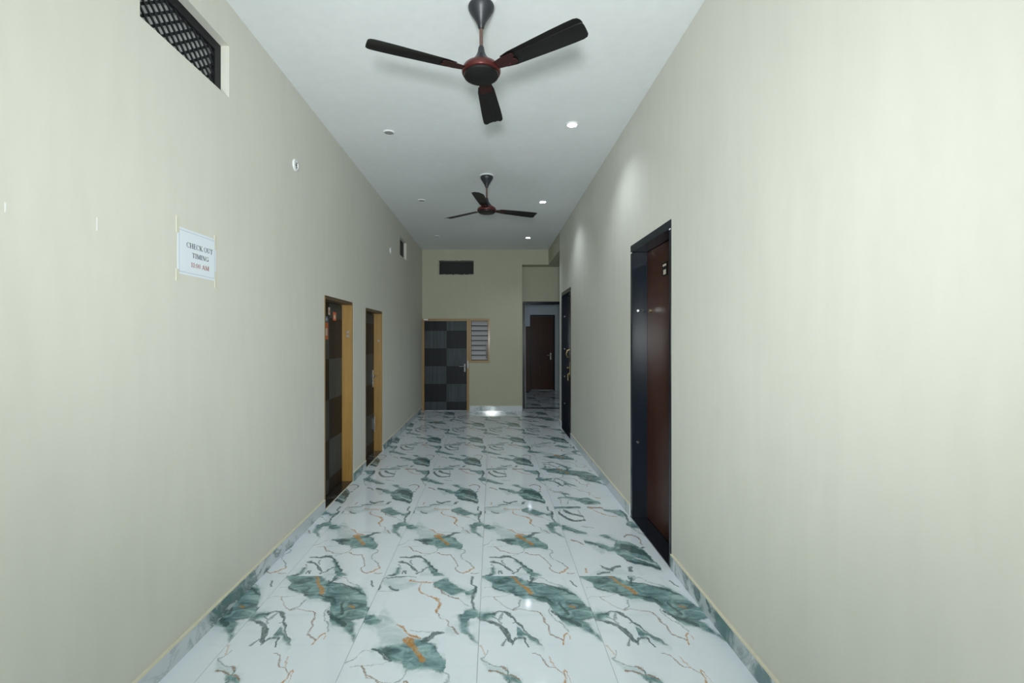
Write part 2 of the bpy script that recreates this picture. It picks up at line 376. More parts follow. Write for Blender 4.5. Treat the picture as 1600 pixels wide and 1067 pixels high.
def marble_tile(name, feats):
    m, nt, b = new_mat(name)
    co = coords(nt)
    # ragged edges: the position is pushed about by fine and coarse noise
    w1 = noise(nt, co, 11.0, 4, 0.62)
    w2 = noise(nt, co, 45.0, 2, 0.6)
    d1 = nd(nt, 'ShaderNodeVectorMath', {0: w1.outputs['Color'], 1: (0.5, 0.5, 0.5)}, operation='SUBTRACT').outputs[0]
    d2 = nd(nt, 'ShaderNodeVectorMath', {0: w2.outputs['Color'], 1: (0.5, 0.5, 0.5)}, operation='SUBTRACT').outputs[0]
    p = nd(nt, 'ShaderNodeVectorMath', {0: d1, 1: (0.05, 0.07, 0), 2: co}, operation='MULTIPLY_ADD').outputs[0]
    p = nd(nt, 'ShaderNodeVectorMath', {0: d2, 1: (0.014, 0.02, 0), 2: p}, operation='MULTIPLY_ADD').outputs[0]
    sp = nd(nt, 'ShaderNodeSeparateXYZ', {0: p})
    X, Y = sp.outputs[0], sp.outputs[1]
    U = math_n(nt, 'DIVIDE', X, 0.6, clamp=True)
    V = math_n(nt, 'DIVIDE', Y, 1.2, clamp=True)
    masks = {}
    for g, ax, pts in feats:
        T, S, L, O = (U, Y, 0.6, 1.2) if ax == 0 else (V, X, 1.2, 0.6)
        cs = [(t/L, min(1, max(0, c/O))) for t, c, w in pts]
        soft = GROUPS[g][1]
        k = 0.75 if g in ('dark', 'brown', 'gold', 'thin') else 1.0
        ws = [(pts[0][0]/L - 0.012, 0.0)] + [(t/L, (w*k + 0.05)*4) for t, c, w in pts] + [(pts[-1][0]/L + 0.012, 0.0)]
        if pts[0][0] <= 0.004: ws = [(0.0, (pts[0][2]*k + 0.05)*4)] + ws[2:]
        if pts[-1][0] >= L - 0.004: ws = ws[:-2] + [(1.0, (pts[-1][2]*k + 0.05)*4)]
        out = []
        for tab in (cs, ws):
            fc = nt.nodes.new('ShaderNodeFloatCurve')
            cv = fc.mapping.curves[0]
            tab = [(min(1, max(0, a)), min(1, max(0, h))) for a, h in tab]
            if len(tab) < 2: tab.append((tab[0][0]+0.01, tab[0][1]))
            cv.points[0].location = tab[0]; cv.points[1].location = tab[-1]
            for q in tab[1:-1]: cv.points.new(*q)
            for q in cv.points: q.handle_type = 'VECTOR' if tab is ws else 'AUTO_CLAMPED'
            fc.mapping.extend = 'HORIZONTAL'
            fc.mapping.update()
            nt.links.new(T, fc.inputs['Value'])
            out.append(fc.outputs[0])
        dlt = math_n(nt, 'ABSOLUTE', math_n(nt, 'MULTIPLY_ADD', out[0], -O, S))
        # (w/4 - .05) - d, scaled by the softness
        e = math_n(nt, 'SUBTRACT', math_n(nt, 'MULTIPLY_ADD', out[1], 0.25, -0.05), dlt)
        mk = math_n(nt, 'MULTIPLY_ADD', e, 1.0/(soft*1.6), 0.35, clamp=True)
        if g == 'teal' and max(w for _, _, w in pts) > 0.012:
            hk = math_n(nt, 'MULTIPLY_ADD', e, 1.0/0.085, 0.65, clamp=True)
            masks['halo'] = hk if 'halo' not in masks else math_n(nt, 'MAXIMUM', masks['halo'], hk)
        masks[g] = mk if g not in masks else math_n(nt, 'MAXIMUM', masks[g], mk)
    n1 = noise(nt, mapped(nt, co, (1, 1.7, 1)), 9.0, 5, 0.65, 0.8).outputs[0]
    n2 = noise(nt, mapped(nt, co, (2.2, 1, 1), (3, 1, 0)), 16.0, 4, 0.7, 1.5).outputs[0]
    cl = noise(nt, co, 3.0, 3).outputs[0]
    col = ramp(nt, cl, [(0.3, (0.79, 0.86, 0.93)), (0.7, (0.85, 0.91, 0.97))])
    teal = ramp(nt, n1, [(0.30, (0.030, 0.075, 0.08)), (0.41, (0.10, 0.19, 0.20)), (0.51, (0.20, 0.34, 0.35)), (0.61, (0.33, 0.49, 0.50)), (0.72, (0.55, 0.69, 0.71))])
    if 'halo' in masks:
        f = math_n(nt, 'MULTIPLY', masks['halo'], math_n(nt, 'MULTIPLY_ADD', n1, 3.2, -1.2, clamp=True))
        col = mixc(nt, f, col, (0.46, 0.60, 0.62, 1))
    for g in ('wash', 'teal', 'white', 'dark', 'thin', 'brown', 'gold'):
        if g not in masks: continue
        c, s, a = GROUPS[g]
        f = masks[g]
        if g == 'wash':
            f = math_n(nt, 'MULTIPLY', f, math_n(nt, 'MULTIPLY_ADD', n1, 2.4, -0.55, clamp=True))
        elif g in ('thin', 'brown'):
            f = math_n(nt, 'MULTIPLY', f, math_n(nt, 'MULTIPLY_ADD', n1, 2.4, -0.35, clamp=True))
        elif g in ('dark', 'gold'):
            f = math_n(nt, 'MULTIPLY', f, math_n(nt, 'MULTIPLY_ADD', n2, 2.0, -0.1, clamp=True))
        f = math_n(nt, 'MULTIPLY', f, a)
        if g == 'teal': cc = teal
        elif g == 'dark': cc = ramp(nt, n2, [(0.35, (0.02, 0.045, 0.048)), (0.62, (0.10, 0.17, 0.17))])
        elif g == 'gold': cc = ramp(nt, n2, [(0.35, (0.60, 0.36, 0.09)), (0.6, (0.50, 0.20, 0.03))])
        else: cc = (*c, 1)
        col = mixc(nt, f, col, cc)
    nt.links.new(col, b.inputs['Base Color'])
    b.inputs['Roughness'].default_value = 0.07
    b.inputs['Specular IOR Level'].default_value = 0.5
    return m

def marble_generic(name, white, mid, dark, scale, rough=0.15):
    m, nt, b = new_mat(name)
    g = nd(nt, 'ShaderNodeNewGeometry').outputs['Position']
    v = mapped(nt, g, (1, 1, 1.0))
    n = noise(nt, v, scale, 6, 0.62, 1.6).outputs[0]
    n2 = noise(nt, v, scale*0.4, 3, 0.5, 0.5).outputs[0]
    # veins where the noise crosses the middle, plus blotches
    vein = math_n(nt, 'ABSOLUTE', math_n(nt, 'SUBTRACT', n, 0.5))
    vm = math_n(nt, 'MULTIPLY_ADD', vein, -26.0, 0.75, clamp=True)
    bl = math_n(nt, 'MULTIPLY_ADD', math_n(nt, 'MULTIPLY', n, n2), 14.0, -3.85, clamp=True)
    c = mixc(nt, bl, (*white, 1), (*mid, 1))
    c = mixc(nt, math_n(nt, 'MULTIPLY', vm, math_n(nt, 'MULTIPLY_ADD', n2, 4.0, -1.7, clamp=True)), c, (*dark, 1))
    nt.links.new(c, b.inputs['Base Color'])
    b.inputs['Roughness'].default_value = rough
    return m

def wall_paint(name, c):
    m, nt, b = new_mat(name)
    g = nd(nt, 'ShaderNodeNewGeometry').outputs['Position']
    n1 = noise(nt, mapped(nt, g, (1, 1, 0.5)), 0.9, 4, 0.55).outputs[0]
    n2 = noise(nt, mapped(nt, g, (3, 3, 0.6)), 4.0, 4, 0.6).outputs[0]
    f = math_n(nt, 'MULTIPLY_ADD', n2, 0.4, math_n(nt, 'MULTIPLY', n1, 0.6))
    lo = tuple(x*0.955 for x in c); hi = tuple(min(1, x*1.035) for x in c)
    nt.links.new(ramp(nt, f, [(0.35, lo), (0.65, hi)]), b.inputs['Base Color'])
    b.inputs['Roughness'].default_value = 0.55
    b.inputs['Specular IOR Level'].default_value = 0.35
    n3 = noise(nt, g, 14.0, 4).outputs[0]
    bp = nd(nt, 'ShaderNodeBump', {'Strength': 0.12, 'Distance': 0.01, 'Height': n3})
    nt.links.new(bp.outputs[0], b.inputs['Normal'])
    return m

M = dict(
    steel=plain('dull_steel', (0.30, 0.30, 0.30), 0.5, metal=0.7),
    lamp_off=plain('unlit_lamp_face', (0.30, 0.31, 0.31), 0.6),
    fanclip=plain('very_dark_red_metal', (0.035, 0.009, 0.008), 0.35, metal=0.3),
    wall=wall_paint('cream_wall_paint', (0.68, 0.67, 0.60)),
    farwall=wall_paint('yellow_cream_paint', (0.455, 0.455, 0.345)),
    bluewall=wall_paint('pale_blue_paint', (0.55, 0.63, 0.68)),
    ceiling=wall_paint('white_ceiling_paint', (0.80, 0.83, 0.84)),
    grout=plain('grey_grout', (0.36, 0.39, 0.40), 0.8),
    skirt=marble_generic('skirting_marble', (0.62, 0.67, 0.71), (0.15, 0.25, 0.26), (0.05, 0.09, 0.10), 3.2, 0.10),
    cap=plain('cream_putty', (0.74, 0.71, 0.56), 0.7),
    sill=marble_generic('dark_brown_marble', (0.035, 0.030, 0.028), (0.09, 0.085, 0.08), (0.30, 0.29, 0.28), 5.0, 0.12),
    granite=plain('black_granite', (0.009, 0.013, 0.020), 0.2, var=0.5, scale=90, spec=0.35),
    oak=wood('golden_oak', (0.24, 0.135, 0.030), (0.37, 0.21, 0.052), 0.45),
    oakdark=wood('shaded_oak', (0.07, 0.045, 0.022), (0.12, 0.075, 0.036), 0.5),  # oak again, darkened in colour for the shade on the lintels
    brown=wood('reddish_brown_veneer', (0.036, 0.012, 0.007), (0.062, 0.021, 0.011), 0.33, (14, 14, 0.8), 0.05, 0.2),
    lamdark=wood('charcoal_laminate', (0.004, 0.005, 0.008), (0.014, 0.017, 0.021), 0.42, (26, 26, 0.9), 0.0, 0.15),
    lamlight=wood('grey_laminate', (0.022, 0.030, 0.034), (0.075, 0.088, 0.098), 0.42, (26, 26, 0.9), 0.0, 0.15),
    lambrown=wood('brown_black_laminate', (0.013, 0.009, 0.006), (0.030, 0.021, 0.015), 0.48, (26, 26, 0.9), 0.0, 0.15),
    lamgrey=wood('slate_laminate', (0.030, 0.032, 0.031), (0.070, 0.073, 0.070), 0.48, (26, 26, 0.9), 0.0, 0.15),
    fanblack=plain('brown_black_enamel', (0.007, 0.006, 0.006), 0.4, var=0.15, spec=0.35),
    fancap=plain('charcoal_plastic', (0.018, 0.020, 0.026), 0.42),
    fanred=plain('dark_red_metallic', (0.085, 0.014, 0.012), 0.28, metal=0.5, coat=0.25),
    rod=plain('brown_rod', (0.13, 0.075, 0.065), 0.35, metal=0.3),
    white=plain('white_plastic', (0.80, 0.82, 0.83), 0.4),
    darkhole=plain('dark_socket', (0.12, 0.12, 0.12), 0.6),
    chrome=plain('brushed_chrome', (0.62, 0.62, 0.62), 0.22, metal=1.0),
    brass=plain('old_brass', (0.55, 0.42, 0.20), 0.3, metal=1.0),
    black=plain('black_painted_metal', (0.007, 0.008, 0.010), 0.5, spec=0.25),
    void=plain('shade_dark_plaster', (0.045, 0.05, 0.05), 0.9),  # dark colour stands for the shade inside deep openings
    paper=plain('white_paper', (0.74, 0.80, 0.86), 0.6, var=0.02),
    inkdark=plain('grey_ink', (0.10, 0.11, 0.13), 0.7),
    inkred=plain('red_brown_ink', (0.36, 0.13, 0.11), 0.7),
    inkblue=plain('blue_grey_ink', (0.28, 0.31, 0.52), 0.7),
    tape=plain('yellowed_tape', (0.66, 0.645, 0.53), 0.3),
    frost=plain('frosted_louver_glass', (0.40, 0.40, 0.42), 0.35),
    orange=plain('orange_sticker', (0.62, 0.13, 0.05), 0.5),
    cream=plain('pale_sticker', (0.62, 0.55, 0.45), 0.5),
    blue=plain('blue_sticker', (0.10, 0.20, 0.34), 0.5),
    rawplaster=plain('bare_plaster', (0.42, 0.40, 0.33), 0.9, var=0.4, scale=30, bump=0.5),
    lampglow=emit('led_diffuser', (0.86, 0.93, 1.0), 30.0),
)
MA = marble_tile('marble_gold_streak', MARBLE_A)
MB_ = marble_tile('marble_teal_band', MARBLE_B)
MD = marble_tile('marble_dark_patch', MARBLE_D)

# ================================================================== SETTING
# ---- floor: slab with one child per tile
bm = bmesh.new()
box(bm, XL-0.30, 3.2, YB-0.2, 14.2, -0.10, -0.009)
floor = obj('floor', bm, M['grout'], kind='structure', label='polished white marble tile floor with teal and gold veining')
GAP = 0.0009
cache = {}
def tile(c, r, x0=0.0, x1=0.6, y0=0.0, y1=1.2, design='D'):
    key = (round(x0,3), round(x1,3), round(y0,3), round(y1,3), design)
    if key not in cache:
        b = bmesh.new()
        box(b, x0+GAP, x1-GAP, y0+GAP, y1-GAP, -0.0085, 0.0)
        me = bpy.data.meshes.new('tile')
        bmesh.ops.recalc_face_normals(b, faces=b.faces)
        b.to_mesh(me); b.free()
        me.materials.append({'A': MA, 'B': MB_, 'D': MD}[design])
        cache[key] = me
    o = bpy.data.objects.new('tile', cache[key])
    o.location = (TX + 0.6*(c-2), TY + 1.2*r, 0)
    COL.objects.link(o)
    o.parent = floor
LAY = {-5: 'DBDAB', -4: 'ADABD', -3: 'BDADA', -2: 'DADDB', -1: 'ADBAD', 0: 'BBABB', 1: 'AAAAD', 2: 'DDDDB', 3: 'DDDDA', 4: 'DDDDD', 5: 'DADDB', 6: 'DDDDD',
       7: 'DDDDD', 8: 'DDBDD', 9: 'DDDDA', 10: 'DDDDD'}
for r in range(-5, 7):
    ys = TY + 1.2*r
    y0 = max(0.0, YB - ys); y1 = min(1.2, YD - ys)
    for c in range(-1, 4):
        xs = TX + 0.6*(c-2)
        x0 = max(0.0, XL - xs); x1 = min(0.6, (XR if ys + 1.2 < YR else 3.0) - xs)
        if ys < YR < ys+1.2 and c == 3:
            tile(c, r, x0, XR-xs, y0, YR-ys, LAY[r][c+1])
            tile(c, r, x0, 0.6, YR-ys, y1, LAY[r][c+1])
            continue
        tile(c, r, x0, x1, y0, y1, LAY[r][c+1])
for c in (4, 5):                                    # the side passage
    for r in (5, 6):
        ys = TY + 1.2*r
        tile(c, r, 0, 0.6, max(0, YR-ys), min(1.2, YD-ys), 'D')
for c in range(2, 6):                               # the room beyond the stone doorway
    for r in range(6, 10):
        ys = TY + 1.2*r
        tile(c, r, 0, 0.6, max(0, YD+0.10-ys), min(1.2, 13.45-ys), LAY[r][min(c, 3)+1])

# ---- ceiling
boxes('ceiling', M['ceiling'], None, [(XL-0.3, 3.2, YB-0.2, YD+0.1, HC, HC+0.15)], kind='structure', label='smooth white painted ceiling')
boxes('ceiling', M['farwall'], None, [(XR, 3.2, YR, YF, ZS, HC)], kind='structure', label='lower cream soffit of the side passage past the right wall')

# ---- walls: a slab cut into cells around its openings
def wall_cells(axis, p0, p1, a0, a1, z0, z1, holes):
    """holes: (a0, a1, z0, z1) along the wall"""
    As = sorted({a0, a1, *[h[0] for h in holes], *[h[1] for h in holes]})
    out = []
    for s, e in zip(As, As[1:]):
        mid = (s+e)/2
        cuts = sorted([(h[2], h[3]) for h in holes if h[0] < mid < h[1]])
        z = z0
        spans = []
        for c0, c1 in cuts:
            if c0 > z: spans.append((z, c0))
            z = c1
        if z < z1: spans.append((z, z1))
        for q0, q1 in spans:
            out.append((p0, p1, s, e, q0, q1) if axis == 'Y' else (s, e, p0, p1, q0, q1))
    return out

D1 = (3.977, 4.79, 0.0, 1.835)
D2 = (5.26, 6.07, 0.0, 1.815)
V1 = (1.895, 2.537, 2.768, 3.05)
V2 = (7.22, 7.76, 2.765, 3.05)
D4 = (2.977, 3.846, 0.0, 2.225)
D5 = (6.79, 7.70, 0.0, 2.222)
def make_wall(name, mat, cells, lab):
    b = bmesh.new()
    for c in cells: box(b, *c)
    bmesh.ops.remove_doubles(b, verts=b.verts, dist=1e-5)
    return obj(name, b, mat, kind='structure', label=lab)
wall_left = make_wall('wall_left', M['wall'], wall_cells('Y', XL-0.25, XL, YB, YF, 0, HC, [D1, D2, V1, V2]), 'left corridor wall painted pale cream with two doors and high vents')
wall_right = make_wall('wall_right', M['wall'], wall_cells('Y', XR, XR+0.20, YB, YR, 0, HC, [D4, D5]), 'right corridor wall painted pale cream with two stone framed doors')
VF = (-1.113, -0.371, 2.76, 3.066)
far = wall_cells('X', YF, YD, XL-0.25, 0.605, 0, HC, [VF, (-1.426, -0.475, 0, 1.875), (-0.475, -0.052, 0.985, 1.875)]) + [(0.605, 3.2, YF, YD, ZS, HC)]
wall_back = make_wall('wall_back', M['farwall'], far, 'far end wall painted yellowish cream with checkered door')
DW = (0.632, 1.56, 0.0, 2.25)
wall_alcove = make_wall('wall_alcove', M['farwall'], wall_cells('X', YD, YD+0.10, 0.30, 3.2, 0, ZS, [DW]), 'recessed wall at the far right holding the black doorway')
make_wall('wall_passage', M['farwall'], [(3.2, 3.35, 5.9, YD, 0, ZS), (XR+0.2, 3.2, 5.9, 6.0, 0, ZS), (XR+0.2, 3.2, 6.0, YR, ZS, ZS+0.1)], 'hidden end of the side passage')
make_wall('wall_entrance', M['wall'], [(XL-0.25, XL+0.12, YB-0.15, YB, 0, HC), (XR-0.12, XR+0.2, YB-0.15, YB, 0, HC), (XL+0.12, XR-0.12, YB-0.15, YB, 3.0, HC)], 'entrance end of the corridor behind the camera')
# seam groove on the far wall, raised hairline of plaster
boxes('trim_1', M['farwall'], None, [(0.117, 0.129, YF-0.003, YF, 0.10, HC)], kind='structure', label='thin vertical plaster seam on the far wall')
# room beyond
make_wall('wall_beyond', M['bluewall'], [(0.2, 3.2, 13.42, 13.6, 0, 3.0), (0.2, 0.62, YD+0.10, 13.42, 0, 3.0), (3.2, 3.35, YD+0.10, 13.42, 0, 3.0)], 'pale blue walls of the room beyond the black doorway')
boxes('ceiling', M['ceiling'], None, [(0.2, 3.35, YD+0.10, 13.6, 3.0, 3.1)], kind='structure', label='ceiling of the room beyond the black doorway')

# ---- skirting, one child per marble piece
def skirting(name, lab, axis, wallp, inward, spans, h=0.088, th=0.012):
    par = empty(name, (0, 0, 0), kind='structure', label=lab)
    for s, e in spans:
        n = max(1, round((e-s)/1.2))
        for i in range(n):
            a = s + (e-s)*i/n + 0.0008; b_ = s + (e-s)*(i+1)/n - 0.0008
            p = sorted((wallp, wallp + inward*th))
            bx = (p[0], p[1], a, b_, 0.0, h) if axis == 'Y' else (a, b_, p[0], p[1], 0.0, h)
            boxes('tile', M['skirt'], par, [bx])
        p = sorted((wallp, wallp + inward*(th+0.001)))
        bx = (p[0], p[1], s, e, h, h+0.008) if axis == 'Y' else (s, e, p[0], p[1], h, h+0.008)
        boxes('putty_line', M['cap'], par, [bx])
skirting('baseboard_left', 'marble tile skirting along the left wall', 'Y', XL, 1, [(YB, 3.965), (4.80, 5.25), (6.08, YF)])
skirting('baseboard_right', 'marble tile skirting along the right wall', 'Y', XR, -1, [(YB, 2.965), (3.858, 6.78), (7.71, YR)])
skirting('baseboard_back', 'marble tile skirting along the far wall', 'X', YF, -1, [(-0.465, 0.605)], 0.10)

for yy, zz, hh in ((1.69, 1.875, 0.024), (1.372, 1.845, 0.014)):
    boxes('scuff', M['white'], wall_left, [(XL-0.0005, XL+0.0006, yy-0.002, yy+0.0012, zz-hh, zz+hh)], label='small white scuff')
# ================================================================== DOORS
def lever(parent, loc, nrm, side, plate=(0.022, 0.11), mat='chrome', arm=0.11):
    """lever handle on a vertical face. nrm: outward unit (x, y); side: unit along the face the arm points to"""
    n = Vector((nrm[0], nrm[1], 0)); s = Vector((side[0], side[1], 0)); c = Vector(loc)
    b = bmesh.new()
    def ob(cs, hs, cn, hn, cz, hz):
        vs_ = []
        for dz in (-hz, hz):
            for a, q in ((-1, -1), (1, -1), (1, 1), (-1, 1)):
                vs_.append(b.verts.new(c + s*(cs+a*hs) + n*(cn+q*hn) + Vector((0, 0, cz+dz))))
        for f in ((0,3,2,1),(4,5,6,7),(0,1,5,4),(1,2,6,5),(2,3,7,6),(3,0,4,7)): b.faces.new([vs_[i] for i in f])
    ob(0, plate[0], 0.004, 0.004, -0.03, plate[1])
    h = obj('handle', b, M[mat], parent, bevel=0.002)
    b2 = bmesh.new()
    tube(b2, [c+n*0.004, c+n*0.045, c+n*0.052+s*0.012, c+n*0.050+s*arm*0.5, c+n*0.048+s*arm], 0.0085)
    obj('lever', b2, M[mat], h, smooth=True)
    b3 = bmesh.new()
    tube(b3, [c+n*0.006+Vector((0,0,-0.08)), c+n*0.016+Vector((0,0,-0.08))], 0.009)
    obj('lock_cylinder', b3, M[mat], h, smooth=True)
    return h

def checker_leaf(parent, horiz, face, a0, a1, z0, z1, rows, split, first_dark, dirn, mats, cols_axis):
    """leaf plus one thin laminate panel per checker square. cols_axis 'Y' (door in a side wall) or 'X'"""
    th = 0.035
    def bx(u0, u1, q0, q1, w0, w1):
        p = sorted((face + dirn*w0, face + dirn*w1))
        return (p[0], p[1], u0, u1, q0, q1) if cols_axis == 'Y' else (u0, u1, p[0], p[1], q0, q1)
    leaf = boxes('leaf', M['black'], parent, [bx(a0, a1, z0, z1, -0.0015, -th)])
    cuts = [z1] + rows + [z0]
    for i, (t, u) in enumerate(zip(cuts, cuts[1:])):
        for j, (p, q) in enumerate(((a0, split), (split, a1))):
            dk = (i + j) % 2 == (0 if first_dark else 1)
            boxes('panel', M[mats[0] if dk else mats[1]], leaf, [bx(p+0.0012, q-0.0012, u+0.0012, t-0.0012, -0.0015, 0.0)])
    return leaf

def side_door(name, lab, D, zoff, handle, stickers):
    y0, y1, _, zt = D
    par = empty(name, (XL, (y0+y1)/2, 0), kind='structure', label=lab)
    inv = Vector((-XL, -(y0+y1)/2, 0))
    def fix(o):
        o.location = inv
        return o
    xf = XL-0.102
    g = 0.0015
    fr = fix(boxes('jamb', M['oak'], par, [(XL-0.20, XL-0.001, y1-0.030, y1-g, 0.012, zt-g)], bevel=0.002, label='golden oak jamb'))
    fix(boxes('jamb', M['oak'], par, [(XL-0.20, XL-0.001, y0+g, y0+0.030, 0.012, zt-g)], bevel=0.002))
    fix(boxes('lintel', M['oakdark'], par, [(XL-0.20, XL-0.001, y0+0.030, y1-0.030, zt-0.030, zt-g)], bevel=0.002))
    fix(boxes('door_sill', M['sill'], par, [(XL-0.22, XL-0.001, y0+g, y1-g, 0.0, 0.012)], label='dark brown marble sill'))
    fix(boxes('door_sill_edge', M['cap'], par, [(XL-0.001, XL+0.006, y0, y1, 0.0005, 0.006)], label='pale putty line'))
    rows = [1.655, 1.272, 0.890, 0.515, 0.150]
    lf = checker_leaf(par, True, xf, y0+0.032, y1-0.032, 0.016, zt-0.034, rows, (y0+y1)/2, True, 1, ('lambrown', 'lamgrey'), 'Y')
    fix(lf)
    # strike plates on the far jamb
    for z in (1.49, 1.53) if stickers else (1.44,):
        fix(boxes('strike_plate', M['steel'], par, [(XL-0.055, XL-0.030, y1-0.033, y1-0.0295, z-0.012, z+0.012)]))
    if handle:
        h = lever(par, (xf, y1-0.085, 0.985), (1, 0), (0, -1))
        fix(h)
        b = bmesh.new()
        box(b, xf, xf+0.012, y1-0.085, y1-0.055, 0.30, 0.44)
        tube(b, [(xf+0.018, y1-0.070, 0.27), (xf+0.018, y1-0.070, 0.47)], 0.006)
        fix(obj('tower_bolt', b, M['chrome'], par))
    if stickers:
        for (yy, zz, hy, hz, mm, nm) in ((4.305, 1.535, 0.045, 0.078, 'orange', 'orange'), (4.31, 1.645, 0.035, 0.026, 'blue', 'blue'), (4.53, 1.680, 0.045, 0.040, 'orange', 'orange'), (4.38, 1.722, 0.022, 0.035, 'cream', 'pale')):
            s = fix(boxes('sticker', M[mm], par, [(xf+0.0005, xf+0.0015, yy-hy, yy+hy, zz-hz, zz+hz)], label=nm+' paper sticker'))
            st = boxes('print', M['cream' if mm != 'cream' else 'orange'], s, [(xf+0.0016, xf+0.0020, yy-hy*0.5, yy+hy*0.5, zz-hz*0.55, zz+hz*0.30)])
    return par
side_door('door_1', 'nearer left door of grey checker laminate with orange stickers', D1, 0, False, True)
side_door('door_2', 'farther left door of grey checker laminate with a lever handle', D2, 0, True, False)

# ---- far door (checkered) and its louvre window in one golden frame
par = empty('door_3', (-0.95, YF, 0), kind='structure', label='checkered charcoal and grey door in the far end wall')
def sub(o, p=par):
    o.location = -p.location
    return o
g = 0.0015
sub(boxes('jamb', M['oak'], par, [(-1.4255, -1.385, YF-0.012, YF+0.10, 0, 1.875-g)], bevel=0.002))
sub(boxes('jamb', M['oak'], par, [(-0.523, -0.476, YF-0.012, YF+0.10, 0, 1.875-g)], bevel=0.002))
sub(boxes('lintel', M['oak'], par, [(-1.385, -0.523, YF-0.012, YF+0.10, 1.832, 1.875-g)], bevel=0.002))
lf = checker_leaf(par, True, YF+0.030, -1.383, -0.525, 0.006, 1.829, [1.632, 1.271, 0.908, 0.545, 0.182], -0.937, True, -1, ('lamdark', 'lamlight'), 'X')
sub(lf)
sub(lever(par, (-0.565, YF+0.030, 0.905), (0, -1), (-1, 0), (0.014, 0.08), 'steel'))
sub(boxes('hasp_plate', M['steel'], par, [(-0.515, -0.485, YF-0.016, YF-0.012, 0.87, 1.02)]))
sub(boxes('tape', M['white'], par, [(-1.40, -1.31, YF-0.0135, YF-0.012, 1.845, 1.868)], label='white tape scrap'))
win = empty('window_1', (-0.26, YF, 1.43), kind='structure', label='small louvre window with frosted slats beside the far checkered door')
def subw(o):
    o.location = -win.location
    return o
subw(boxes('frame', M['oak'], win, [(-0.474, -0.435, YF-0.012, YF+0.09, 0.985+g, 1.875-g), (-0.092, -0.0535, YF-0.012, YF+0.09, 0.985+g, 1.875-g),
      (-0.435, -0.092, YF-0.012, YF+0.09, 1.835, 1.875-g), (-0.435, -0.092, YF-0.012, YF+0.09, 0.985+g, 1.030)], bevel=0.002))
for i in range(8):
    z = 1.035 + i*0.1
    b = bmesh.new()
    zt = z + 0.112
    vsx = [(-0.432, YF+0.020, z), (-0.095, YF+0.020, z), (-0.095, YF+0.045, min(zt, 1.833)), (-0.432, YF+0.045, min(zt, 1.833))]
    lo = [b.verts.new(v) for v in vsx]; hi = [b.verts.new((v[0], v[1]+0.005, v[2])) for v in vsx]
    b.faces.new(lo); b.faces.new(hi[::-1])
    for k in range(4): b.faces.new((lo[k], lo[(k+1) % 4], hi[(k+1) % 4], hi[k]))
    sl = subw(obj('louver', b, M['frost'], win))
    boxes('clip', M['black'], sl, [(-0.434, -0.093, YF+0.012, YF+0.020, z-0.010, z+0.006)])
subw(boxes('operating_lever', M['brown'], win, [(-0.128, -0.100, YF-0.006, YF+0.008, 1.07, 1.42)], label='reddish brown strip'))
subw(boxes('back_board', M['void'], win, [(-0.47, -0.055, YF+0.10, YF+0.11, 1.0, 1.86)]))  # board coloured dark for the shade behind the slats

# ---- black stone door frames in the right wall
def stone_door(name, lab, D, leafmat, detail):
    y0, y1, _, zt = D
    par = empty(name, (XR, (y0+y1)/2, 0), kind='structure', label=lab)
    def fx(o):
        o.location = -par.location
        return o
    g = 0.001; t = 0.045
    gx = M['granite']
    fx(boxes('jamb', gx, par, [(XR-0.004, XR+0.16, y1-t, y1-g, 0.006, zt-0.060)], bevel=0.0015, label='black granite jamb'))
    fx(boxes('jamb', gx, par, [(XR-0.004, XR+0.16, y0+g, y0+0.030, 0.006, zt-0.060)], bevel=0.0015, label='black granite jamb'))
    fx(boxes('lintel', gx, par, [(XR-0.004, XR+0.16, y0+g, y1-g, zt-0.058, zt-g)], bevel=0.0015))
    fx(boxes('door_sill', gx, par, [(XR-0.002, XR+0.19, y0+g, y1-g, 0.0, 0.006)]))
    lf = fx(boxes('leaf', M[leafmat], par, [(XR+0.118, XR+0.153, y0+0.032, y1-t-0.002, 0.010, zt-0.061)], bevel=0.002))
    for z in (0.41, 0.85, 1.30, 1.83) if not detail else (0.62, 1.69):
        b = bmesh.new()
        tube(b, [(XR+0.042, y1-t+0.0005, z), (XR+0.042, y1-t-0.006, z)], 0.010, 12)
        fx(obj('screw_cap', b, M['chrome'], par, smooth=True))
    for yy in (y0+0.015, y1-0.022):
        fx(boxes('joint_filler', M['white'], par, [(XR-0.0055, XR-0.004, yy-0.014, yy+0.014, zt-0.066, zt-0.058)]))
    return par, fx, lf
p4, fx4, lf4 = stone_door('door_4', 'near right reddish brown door deep in a black granite frame', D4, 'brown', True)
b = bmesh.new(); tube(b, [(XR+0.118, 3.72, 1.685), (XR+0.109, 3.72, 1.685)], 0.012, 14)
fx4(obj('leaf_glint', b, M['brass'], p4, smooth=True))  # brass dot added as the reflected glint on the leaf
np_ = fx4(boxes('number_plate', M['black'], p4, [(XR+0.113, XR+0.118, 3.355, 3.452, 1.922, 2.020)], bevel=0.001, label='small black number plate'))
boxes('print', M['cream'], np_, [(XR+0.112, XR+0.113, 3.375, 3.425, 1.930, 1.965)])
boxes('print', M['cream'], np_, [(XR+0.112, XR+0.113, 3.37, 3.435, 1.990, 2.006)])
p5, fx5, lf5 = stone_door('door_5', 'far right dark door in a black granite frame with brass handle', D5, 'brown', False)
h = lever(p5, (XR+0.118, 7.575, 1.00), (-1, 0), (0, -1), (0.022, 0.12), 'brass', 0.12)
fx5(h)
b = bmesh.new(); tube(b, [(XR+0.118, 7.56, 1.16), (XR+0.07, 7.56, 1.17), (XR+0.055, 7.56, 1.22), (XR+0.07, 7.56, 1.28), (XR+0.118, 7.56, 1.29)], 0.009)
fx5(obj('pull_handle', b, M['brass'], p5, smooth=True))
